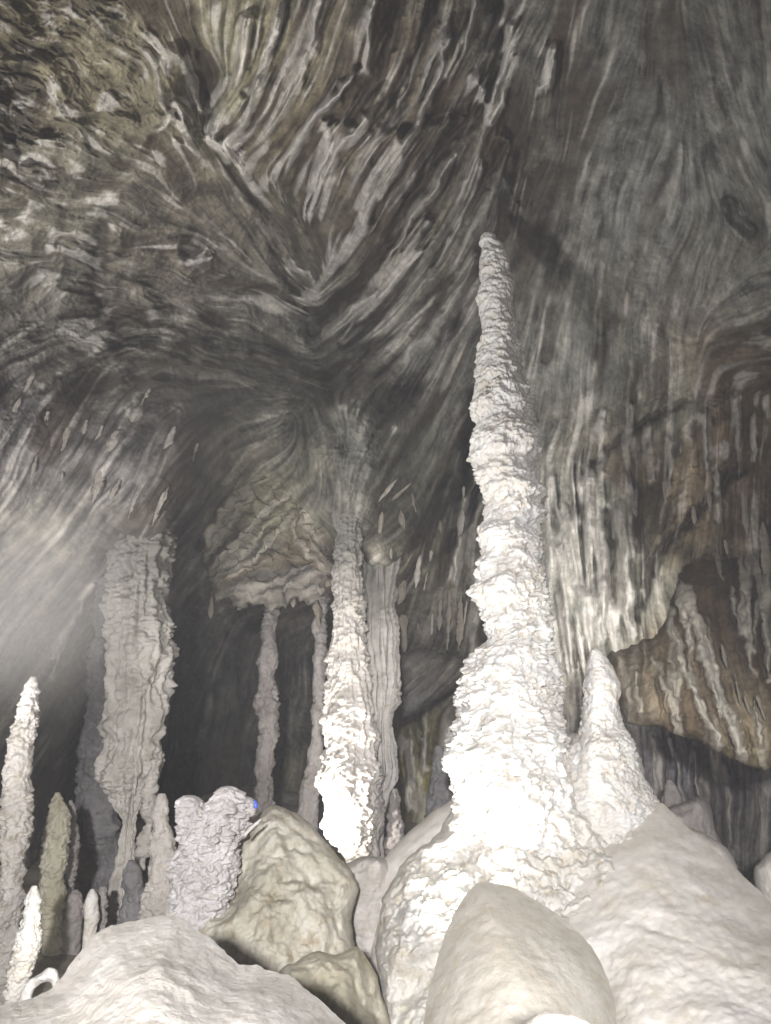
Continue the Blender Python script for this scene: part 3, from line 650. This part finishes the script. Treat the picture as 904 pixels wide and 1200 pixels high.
tag(o, 'huge smooth cream boulder filling the lower right corner', 'boulder')
def moundD(gx, gy): return 1.1*np.exp(-((gx-590)/60)**2-((gy-905)/40)**2)*-.5
o = rock('flowstone_mound', [(430,B),(452,1210),(444,1150),(441,1090),(452,1050),(470,1015),(495,992),(515,975),(527,950),(540,905),(570,880),(620,870),(655,862),(690,858),(725,862),(745,880),(757,910),(770,940),(795,975),(815,1040),(810,1120),(760,1200),(740,B)],
         11.5, .9, 90, M_crust, step=1.35, seed=530, big=.34, bigs=.8, pop=.2, amp=.12, edge=4.5, tilt=(0, -.85), extra=moundD, fine=.02)
tag(o, 'crusty white flowstone mound carrying the giant stalagmite', 'flowstone')
o = rock('boulder', [(436,1160),(437,1090),(442,1050),(446,1015),(468,986),(494,962),(520,942),(560,930),(580,980),(560,1060),(500,1160)],
         12.2, .8, 60, M_rockr, step=1.8, seed=540, big=.08, bigs=.8, edge=1.2, tilt=(.2, -.5), fine=.006)
tag(o, 'smooth shaded shoulder of pale rock behind the left edge of the white mound', 'boulder')
o = rock('boulder', [(590,1300),(598,1225),(612,1198),(628,1190),(643,1187),(662,1188),(680,1194),(694,1202),(706,1225),(716,1300)],
         3.6, .5, 40, M_rockw, step=1.2, seed=550, big=.06, bigs=.25, edge=3.5, fine=.01)
tag(o, 'small white rock glaring in the light at the bottom edge', 'boulder')
o = rock('boulder', [(268,1010),(280,985),(292,965),(305,952),(318,945),(331,946),(350,955),(373,976),(396,1002),(416,1028),(420,1050),(412,1075),(420,1120),(440,1160),(440,B),(300,1250),(150,1200),(165,1095),(215,1075),(240,1062),(262,1045)],
         11.0, 1.1, 90, M_mid, step=1.6, seed=560, big=.32, bigs=.9, edge=2.5, tilt=(0, -.35), pop=.2, amp=.06, fine=.03)
tag(o, 'olive grey boulder with rough hollows between the knobbly stump and the tall column', 'boulder')
o = rock('boulder', [(325,1150),(345,1128),(372,1116),(395,1119),(416,1108),(430,1122),(446,1160),(460,1230),(420,1300),(330,1270)],
         9.5, .5, 45, M_brown, step=1.6, seed=570, big=.22, bigs=.6, edge=2.5, tilt=(.3, -.3), fine=.015)
tag(o, 'brownish angular rock wedged below the olive boulder', 'boulder')
o = rock('boulder', [(384,1060),(395,1030),(412,1010),(440,1003),(462,1020),(468,1080),(475,1230),(440,1290),(415,1200),(398,1120)],
         12.2, .7, 35, M_col, step=1.6, seed=575, big=.12, bigs=.5, edge=2.5, pop=.2, amp=.05, fine=.015)
tag(o, 'lumpy grey rock at the foot of the tall knobbly column', 'boulder')
o = rock('boulder', [(770,975),(776,950),(795,942),(808,937),(820,934),(832,942),(840,975),(846,1000),(790,1000)],
         13.2, .5, 25, M_dim, step=1.6, seed=580, big=.12, bigs=.5, edge=1.5, fine=.015)
tag(o, 'grey lump of rock behind the cream boulder under the little cone', 'boulder')
o = rock('boulder', [(780,1010),(790,968),(815,972),(840,985),(858,1003),(866,1022),(890,1080),(840,1090)],
         12.4, .5, 25, M_rockw, step=1.6, seed=585, big=.08, bigs=.5, edge=1.5, fine=.015)
tag(o, 'low pale ridge of rock showing over the right flank of the cream boulder', 'boulder')
o = rock('boulder', [(884,1030),(890,1010),(904,998),(930,985),(970,1000),(980,1100),(900,1100)],
         11.6, .6, 30, M_rockw, step=1.8, seed=590, big=.1, bigs=.6, edge=1.5, fine=.015)
tag(o, 'pale rock cut by the right edge of the picture', 'boulder')
print('rocks', time.time()-T0)

# the small curled white piece by the front rock
def bent(name, pts, rad, Y, mat, seed=0):
    pts = smooth_open(pts)
    C = W(pts[:, 0], pts[:, 1], Y); n = len(C)
    T = np.gradient(C, axis=0); T /= np.linalg.norm(T, axis=1, keepdims=True)
    B_ = np.cross(T, [0, 1, 0]); B_ /= np.linalg.norm(B_, axis=1, keepdims=True); A_ = np.cross(B_, T)
    th = np.linspace(0, 2*math.pi, 16, endpoint=False)
    r = np.interp(np.linspace(0, 1, n), np.linspace(0, 1, len(rad)), rad)
    V = C[:, None]+(np.cos(th)[None, :, None]*B_[:, None]+np.sin(th)[None, :, None]*A_[:, None])*r[:, None, None]
    V = V+(.8*r.mean()*fbm(V/(r.mean()*2.2), 3, seed))[..., None]*np.array([1., 0, .6])
    VV = np.r_[V.reshape(-1, 3), [C[0], C[-1]]]; k = n*16
    i = np.arange(16); j = (i+1) % 16; e = (n-1)*16
    return mesh_obj(name, VV, grid_quads(n, 16, True), mat, tris=np.r_[np.c_[np.full(16, k), j, i], np.c_[np.full(16, k+1), e+i, e+j]])
def smooth_open(P, n=8):
    P = np.array(P, float); P = np.r_[[2*P[0]-P[1]], P, [2*P[-1]-P[-2]]]; out = []
    for i in range(1, len(P)-2):
        a, b, c, d = P[i-1:i+3]
        for k in range(n):
            t = k/n; out.append(.5*((2*b)+(-a+c)*t+(2*a-5*b+4*c-d)*t*t+(-a+3*b-3*c+d)*t**3))
    out.append(P[-2]); return np.array(out)
o = rock('calcite_chunk', [(24,1176),(25,1162),(32,1151),(46,1142),(57,1134),(67,1137),(71,1147),(64,1159),(59,1151),(49,1153),(40,1162),(36,1177)], 7.0, .06, 7, M_white, step=.8, seed=595, big=.02, bigs=.1, edge=1.6, fine=.012)
tag(o, 'small curved white piece of calcite beside the pale front rock', 'calcite chunk')
o = bent('calcite_sliver', [(287,979),(294,971),(301,965),(306,960)], [.015, .02, .018, .01], 9.75, M_white, 5)
tag(o, 'thin white calcite sliver leaning on the olive boulder beside the stump', 'calcite sliver')

# ------------------------------------------------------------------ hanging rock masses with streaks
def mass(name, poly, Y, thick, R, seed, colors, step=1.5, tilt=None, veins=(), flow=None, stretch=6., extra=None, a=1.0, edge=2.5, back=1.0):
    """like rock(), but fluted along `flow` (px, py, angle) and coloured by mineral streaks"""
    P = smooth_poly(poly)
    x0, y0 = P.min(0)-4; x1, y1 = P.max(0)+4
    gx, gy = np.meshgrid(np.arange(x0, x1+step, step), np.arange(y0, y1+step, step))
    sd, bx, by = poly_sdf(P, gx, gy); inside = sd > 0
    cell = inside[:-1, :-1] | inside[1:, :-1] | inside[:-1, 1:] | inside[1:, 1:]
    used = np.zeros_like(inside)
    used[:-1, :-1] |= cell; used[1:, :-1] |= cell; used[:-1, 1:] |= cell; used[1:, 1:] |= cell
    out = used & ~inside
    gx = np.where(out, bx, gx); gy = np.where(out, by, gy); sd = np.where(out, 0, sd)
    prof = np.sqrt(1-(1-np.clip(sd/R, 0, 1))**2)
    D0 = np.full(gx.shape, float(Y))
    if tilt: D0 = D0+tilt[0]*(gx-P[:, 0].mean())/100+tilt[1]*(gy-P[:, 1].mean())/100
    if extra is not None: D0 = D0+extra(gx, gy)
    # grooves: sample the big flute fields computed for the shell
    jx = (gx-X0)/STEP; jy = (gy-Y0)/STEP
    lm, lf, lh, lb = (bil(A, jx, jy) for A in (L_mid, L_fin, L_hair, L_big))
    lc, lc2, lbr = (bil(A, jx, jy) for A in (L_col, L_col2, L_brn))
    vh = np.zeros_like(gx); vc = np.zeros_like(gx)
    pg = np.stack([gx, gy, np.full_like(gx, seed*2.3)], -1)
    for pl, w, h, c in veins:
        d = seg_dist(gx+3*perlin(pg/20., seed), gy, pl)/(w*np.clip(1+.6*perlin(pg/11., seed+1)+.2*lf, .4, 2))
        g = np.exp(-d**2*1.2); vh = np.maximum(vh, h*g); vc = np.maximum(vc, c*sstep(.25, .7, g+.14*lf))
    s = scale_at(gy, D0)
    rel = a*s*(2.5*lb+3.2*(1-2*np.abs(np.tanh(lm*.8)))+1.6*lm+1.3*lf+.4*lh)*.55+vh
    Df = D0-(thick+0*rel)*prof-rel*np.clip(prof*1.5, 0, 1); Db = D0+thick*back*prof
    ex = gx+edge*fbm(pg/14., 3, seed+2); ey = gy+edge*fbm(pg/14.+50, 3, seed+3)
    n = used.sum(); idx = -np.ones(gx.shape, int); idx[used] = np.arange(n)
    Vf = W(ex[used], ey[used], Df[used]); Vb = W(ex[used], ey[used], Db[used])
    base = idw(colors, gx, gy, 3.5)
    palef = base[..., 3]; base = base[..., :3]
    pale = sstep(.7, 1.8, lc+.55*lc2+.35*lf)*palef; dark = sstep(.4, 1.6, lbr+.5*lc2+.3*lh)*.65
    col = base*np.clip(1+.16*lf+.09*lh+.12*lc2, .45, 1.7)[..., None]
    col = col*(1-dark[..., None])+np.array([.08, .055, .03])*dark[..., None]
    pp = np.clip(np.maximum(pale*.8, vc*.9), 0, 1)[..., None]
    col = np.clip(col*(1-pp)+np.array([.45, .42, .36])*pp, .015, .7)
    bm = np.zeros(n, bool); bidx = np.arange(n)+n
    r, c = np.nonzero(cell)
    qf = np.stack([idx[r, c], idx[r, c+1], idx[r+1, c+1], idx[r+1, c]], -1)
    qb = bidx[qf][:, ::-1]; ab = bm[qf].all(1)
    qa = np.r_[qf[:, ::-1], qb[~ab]]
    V = np.r_[Vf, Vb]; cc = np.r_[col[used], col[used]]
    u_, inv = np.unique(qa, return_inverse=True)
    return mesh_obj(name, V[u_], inv.reshape(-1, 4), M_shell, col=cc[u_])

o = mass('flowstone_drapery', [(712,770),(740,756),(770,742),(785,705),(800,668),(830,610),(868,555),(960,520),(1010,600),(1010,880),(930,890),(893,900),(872,895),(845,884),(820,868),(798,862),(774,853),(738,848),(728,830)],
         12.5, .9, 75, 600, [(730,800,.19,.155,.11,.4),(740,840,.26,.22,.16,.3),(790,780,.18,.14,.09,.9),(800,840,.15,.11,.07,.8),(850,820,.18,.145,.095,.9),(870,700,.04,.03,.024,.75),(900,760,.032,.025,.02,.7),(820,680,.075,.058,.042,.8),(890,880,.19,.15,.09,.6),(880,620,.05,.038,.03,.8)],
         tilt=(-.5, -.85), veins=[([(800,690),(822,760),(848,825),(868,885)],10,.30,1.),([(782,712),(800,770),(826,840),(845,875)],7,.25,.9),([(765,770),(778,800),(790,840)],4,.18,.6),([(812,700),(838,780),(862,850)],5,.2,.8),([(790,745),(812,800),(835,860)],4,.2,.7),([(745,790),(752,835)],4,.15,.4),([(876,700),(882,760)],4,.12,.6),([(858,690),(866,740)],3,.12,.5),([(896,720),(900,800)],4,.12,.6),([(866,640),(872,690)],4,.12,.6),([(885,820),(890,870)],4,.15,.6),([(840,640),(846,680)],4,.12,.6),([(770,780),(800,845)],5,.2,.6)], a=1.9, edge=4.5, extra=lambda gx, gy: 1.7*sstep(700, 560, gy))
tag(o, 'great brown and white streaked flowstone drapery jutting from the right wall above the dark recess', 'flowstone')
o = mass('hanging_rock', [(226,600),(245,565),(275,545),(330,525),(390,525),(405,590),(402,650),(392,690),(372,706),(345,702),(322,714),(300,707),(280,712),(262,700),(250,702),(243,680),(236,640)],
         17.6, .7, 24, 620, [(260,600,.20,.185,.13,.7),(330,600,.22,.21,.15,.8),(380,600,.21,.20,.15,.7),(300,670,.19,.175,.15,.8),(360,680,.17,.155,.135,.7)], tilt=(0, -1.0), a=1.2, edge=7)
tag(o, 'shaggy olive lump of hanging rock between the thick left column and the tall knobbly one', 'hanging rock')
o = mass('hanging_rock', [(466,770),(490,760),(520,766),(548,772),(560,790),(540,805),(510,822),(480,840),(468,835),(472,800)],
         18.8, .6, 16, 640, [(500,790,.10,.09,.08,.3),(540,780,.15,.14,.12,.4),(480,830,.12,.115,.11,.2)], a=1.2, edge=3)
tag(o, 'dark slanting ledge of hanging rock beside the bright foot of the giant', 'hanging rock')

# the little blue lamp showing past the stump
def lamp_fixture(px, py, Y):
    root = bpy.data.objects.new('lamp', None); COL.objects.link(root); root.location = W(px, py+9, Y)
    tag(root, 'small blue lamp peeking out beside the top of the knobbly stump', 'lamp')
    m, nt, b = new_mat('blue_painted_metal'); b.inputs['Base Color'].default_value = (.06, .12, .75, 1); b.inputs['Roughness'].default_value = .35
    m2, nt2, b2 = new_mat('blue_lamp_glass'); b2.inputs['Base Color'].default_value = (.1, .18, .9, 1)
    b2.inputs['Emission Color'].default_value = (.12, .2, 1, 1); b2.inputs['Emission Strength'].default_value = .55
    m3, nt3, b3 = new_mat('lamp_bracket_steel'); b3.inputs['Base Color'].default_value = (.5, .48, .45, 1); b3.inputs['Roughness'].default_value = .5
    c = W(px, py, Y); th = np.linspace(0, 2*math.pi, 20, endpoint=False)
    ax = np.array([.35, -.93, .1]); ax /= np.linalg.norm(ax); u = np.cross(ax, [0, 0, 1]); u /= np.linalg.norm(u); v = np.cross(u, ax)
    def lathe(prof, name, mat):
        V = np.array([[c+ax*a+(u*math.cos(t)+v*math.sin(t))*r for t in th] for a, r in prof])
        n = len(prof); VV = V.reshape(-1, 3); k = len(VV)
        VV = np.r_[VV, [V[0].mean(0), V[-1].mean(0)]]; i = np.arange(20); j = (i+1) % 20; e = (n-1)*20
        mesh_obj(name, VV, grid_quads(n, 20, True)[:, ::-1], mat, parent=root, tris=np.r_[np.c_[np.full(20, k), i, j], np.c_[np.full(20, k+1), e+j, e+i]])
    lathe([(-.12, .03), (-.1, .05), (0, .06), (.06, .07), (.07, .075), (.075, .068)], 'housing', m)
    lathe([(.0751, .06), (.085, .05), (.092, .03)], 'lens', m2)
    V = []; s = .012; p0 = c-v*.06; p1 = W(px, py+9, Y)
    for p in (p0, p1):
        V += [p+np.array(d)*s for d in ((-1, -1, 0), (1, -1, 0), (1, 1, 0), (-1, 1, 0))]
    mesh_obj('bracket', V, [(0, 1, 5, 4), (1, 2, 6, 5), (2, 3, 7, 6), (3, 0, 4, 7), (3, 2, 1, 0), (4, 5, 6, 7)], m3, parent=root)
lamp_fixture(294, 944, 10.5)

# ------------------------------------------------------------------ light: added unseen lamps and the cave's own lamps
w = bpy.data.worlds.new('World'); scene.world = w; w.use_nodes = True
w.node_tree.nodes['Background'].inputs[0].default_value = (.5, .5, .55, 1); w.node_tree.nodes['Background'].inputs[1].default_value = .065

def lamp(name, kind, loc, power, color=(1, .96, .9), target=None, size=.1, spot=90, blend=.6):
    l = bpy.data.lights.new(name, kind); l.energy = power; l.color = color
    if kind == 'SPOT': l.spot_size = math.radians(spot); l.spot_blend = blend; l.shadow_soft_size = size
    elif kind == 'POINT': l.shadow_soft_size = size
    elif kind == 'AREA': l.size = size
    o = bpy.data.objects.new(name, l); COL.objects.link(o); o.location = loc
    if target is not None:
        from mathutils import Vector
        o.rotation_euler = (Vector(target)-Vector(loc)).to_track_quat('-Z', 'Y').to_euler()
    return o
w3 = lambda *a: tuple(W(*a))
lamp('fill_light', 'SPOT', (-.6, -5.0, 3.2), 17200, (1, .985, .975), w3(500, 1150, 12), .25, 60, 1.)  # added fill lamp well behind the camera, no source seen there
lamp('ceiling_fill', 'SPOT', (-5.6, 6.0, -.3), 5600, (1, .985, .97), w3(330, 260, 13), .9, 92, .8)  # unseen lamp put outside the frame to light the ceiling from below
lamp('upper_fill', 'SPOT', (.7, -2.0, 1.3), 2500, (1, .98, .97), w3(640, 300, 13), .7, 85, .7)  # added lamp behind the camera, brightens the giant's upper part and the wall
lamp('foot_light', 'SPOT', w3(500, 1110, 9.2), 1000, (1, .97, .9), w3(556, 815, 12), .10, 85, .9)
lamp('column_light', 'SPOT', w3(352, 990, 13.6), 700, (1, .96, .89), w3(405, 900, 15), .08, 120, .7)
lamp('wall_light', 'SPOT', w3(722,905,13.9), 430, (1, .99, .97), w3(712, 620, 16.5), .10, 110, .9)
lamp('left_light', 'SPOT', w3(60, 1120, 8.6), 130, (1, .96, .86), w3(60, 900, 14), .10, 110, .9)
lamp('glare_spot', 'SPOT', (1.5, 1.0, 2.3), 1500, (1, .97, .93), w3(648, 1215, 3.4), .05, 17, .8)  # added narrow spot that makes the small front rock glare white

# damp air: one closed box of even density round the camera and the whole cave
def haze_box(lo, hi, density):
    m = bpy.data.materials.new('damp_air'); m.use_nodes = True; nt = m.node_tree; nt.nodes.clear()
    out = nt.nodes.new('ShaderNodeOutputMaterial'); v = nt.nodes.new('ShaderNodeVolumePrincipled')
    v.inputs['Color'].default_value = (.85, .85, .9, 1); v.inputs['Density'].default_value = density
    nt.links.new(v.outputs[0], out.inputs['Volume'])
    (x0, y0, z0), (x1, y1, z1) = lo, hi
    V = [(x0,y0,z0),(x1,y0,z0),(x1,y1,z0),(x0,y1,z0),(x0,y0,z1),(x1,y0,z1),(x1,y1,z1),(x0,y1,z1)]
    o = mesh_obj('haze', V, [(3,2,1,0),(4,5,6,7),(0,1,5,4),(1,2,6,5),(2,3,7,6),(3,0,4,7)], m, origin=(0, 0, 0))
    o.data.polygons.foreach_set('use_smooth', [False]*6)
    tag(o, 'thin damp haze filling the cave', 'haze', kind='stuff')
def mist(label, px, py, Y, rad, density, seed):
    """a cloud that thins out towards its rim"""
    m = bpy.data.materials.new('drifting_mist'); m.use_nodes = True; nt = m.node_tree; nt.nodes.clear(); N = nt.nodes; L = nt.links
    out = N.new('ShaderNodeOutputMaterial'); v = N.new('ShaderNodeVolumePrincipled')
    v.inputs['Color'].default_value = (.97, .92, .88, 1)
    tc = N.new('ShaderNodeTexCoord'); sc_ = N.new('ShaderNodeVectorMath'); sc_.operation = 'DIVIDE'; sc_.inputs[1].default_value = rad
    ln = N.new('ShaderNodeVectorMath'); ln.operation = 'LENGTH'
    mr = N.new('ShaderNodeMapRange'); mr.interpolation_type = 'SMOOTHERSTEP'; mr.inputs[1].default_value = .05; mr.inputs[2].default_value = .95; mr.inputs[3].default_value = density; mr.inputs[4].default_value = 0
    L.new(tc.outputs['Object'], sc_.inputs[0]); L.new(sc_.outputs[0], ln.inputs[0]); L.new(ln.outputs['Value'], mr.inputs[0]); L.new(mr.outputs[0], v.inputs['Density'])
    L.new(v.outputs[0], out.inputs['Volume'])
    u = np.linspace(0, math.pi, 17); t = np.linspace(0, 2*math.pi, 32, endpoint=False); Uu, Tt = np.meshgrid(u, t, indexing='ij')
    n = np.stack([np.sin(Uu)*np.cos(Tt), np.sin(Uu)*np.sin(Tt), np.cos(Uu)], -1)
    c = W(px, py, Y)
    o = mesh_obj('mist', c+n*np.array(rad), grid_quads(17, 32, True)[:, ::-1], m, origin=c)
    tag(o, label, 'mist', kind='stuff')
mist('pale patch of mist drifting in front of the left wall', 20, 690, 9.5, (2.4, 1.0, 2.2), .30, 801)
mist('faint veil of mist under the left part of the ceiling', 215, 500, 12.5, (3.0, 1.0, 2.0), .07, 802)
if HAZE:
    vm = V.reshape(-1, 3)
    haze_box((vm[:, 0].min()-2, -8, -5), (vm[:, 0].max()+2, vm[:, 1].max()+2, vm[:, 2].max()+2), HAZE)

# ------------------------------------------------------------------ output
scene.render.engine = 'CYCLES'
scene.cycles.max_bounces = 5; scene.cycles.diffuse_bounces = 3; scene.cycles.glossy_bounces = 2
scene.cycles.use_denoising = True
scene.cycles.volume_step_rate = 2; scene.cycles.volume_max_steps = 64; scene.cycles.volume_bounces = 0
scene.cycles.sample_clamp_indirect = 4
scene.view_settings.view_transform = 'Standard'; scene.view_settings.look = 'None'
scene.view_settings.exposure = 0; scene.view_settings.gamma = 1
print('script', time.time()-T0)
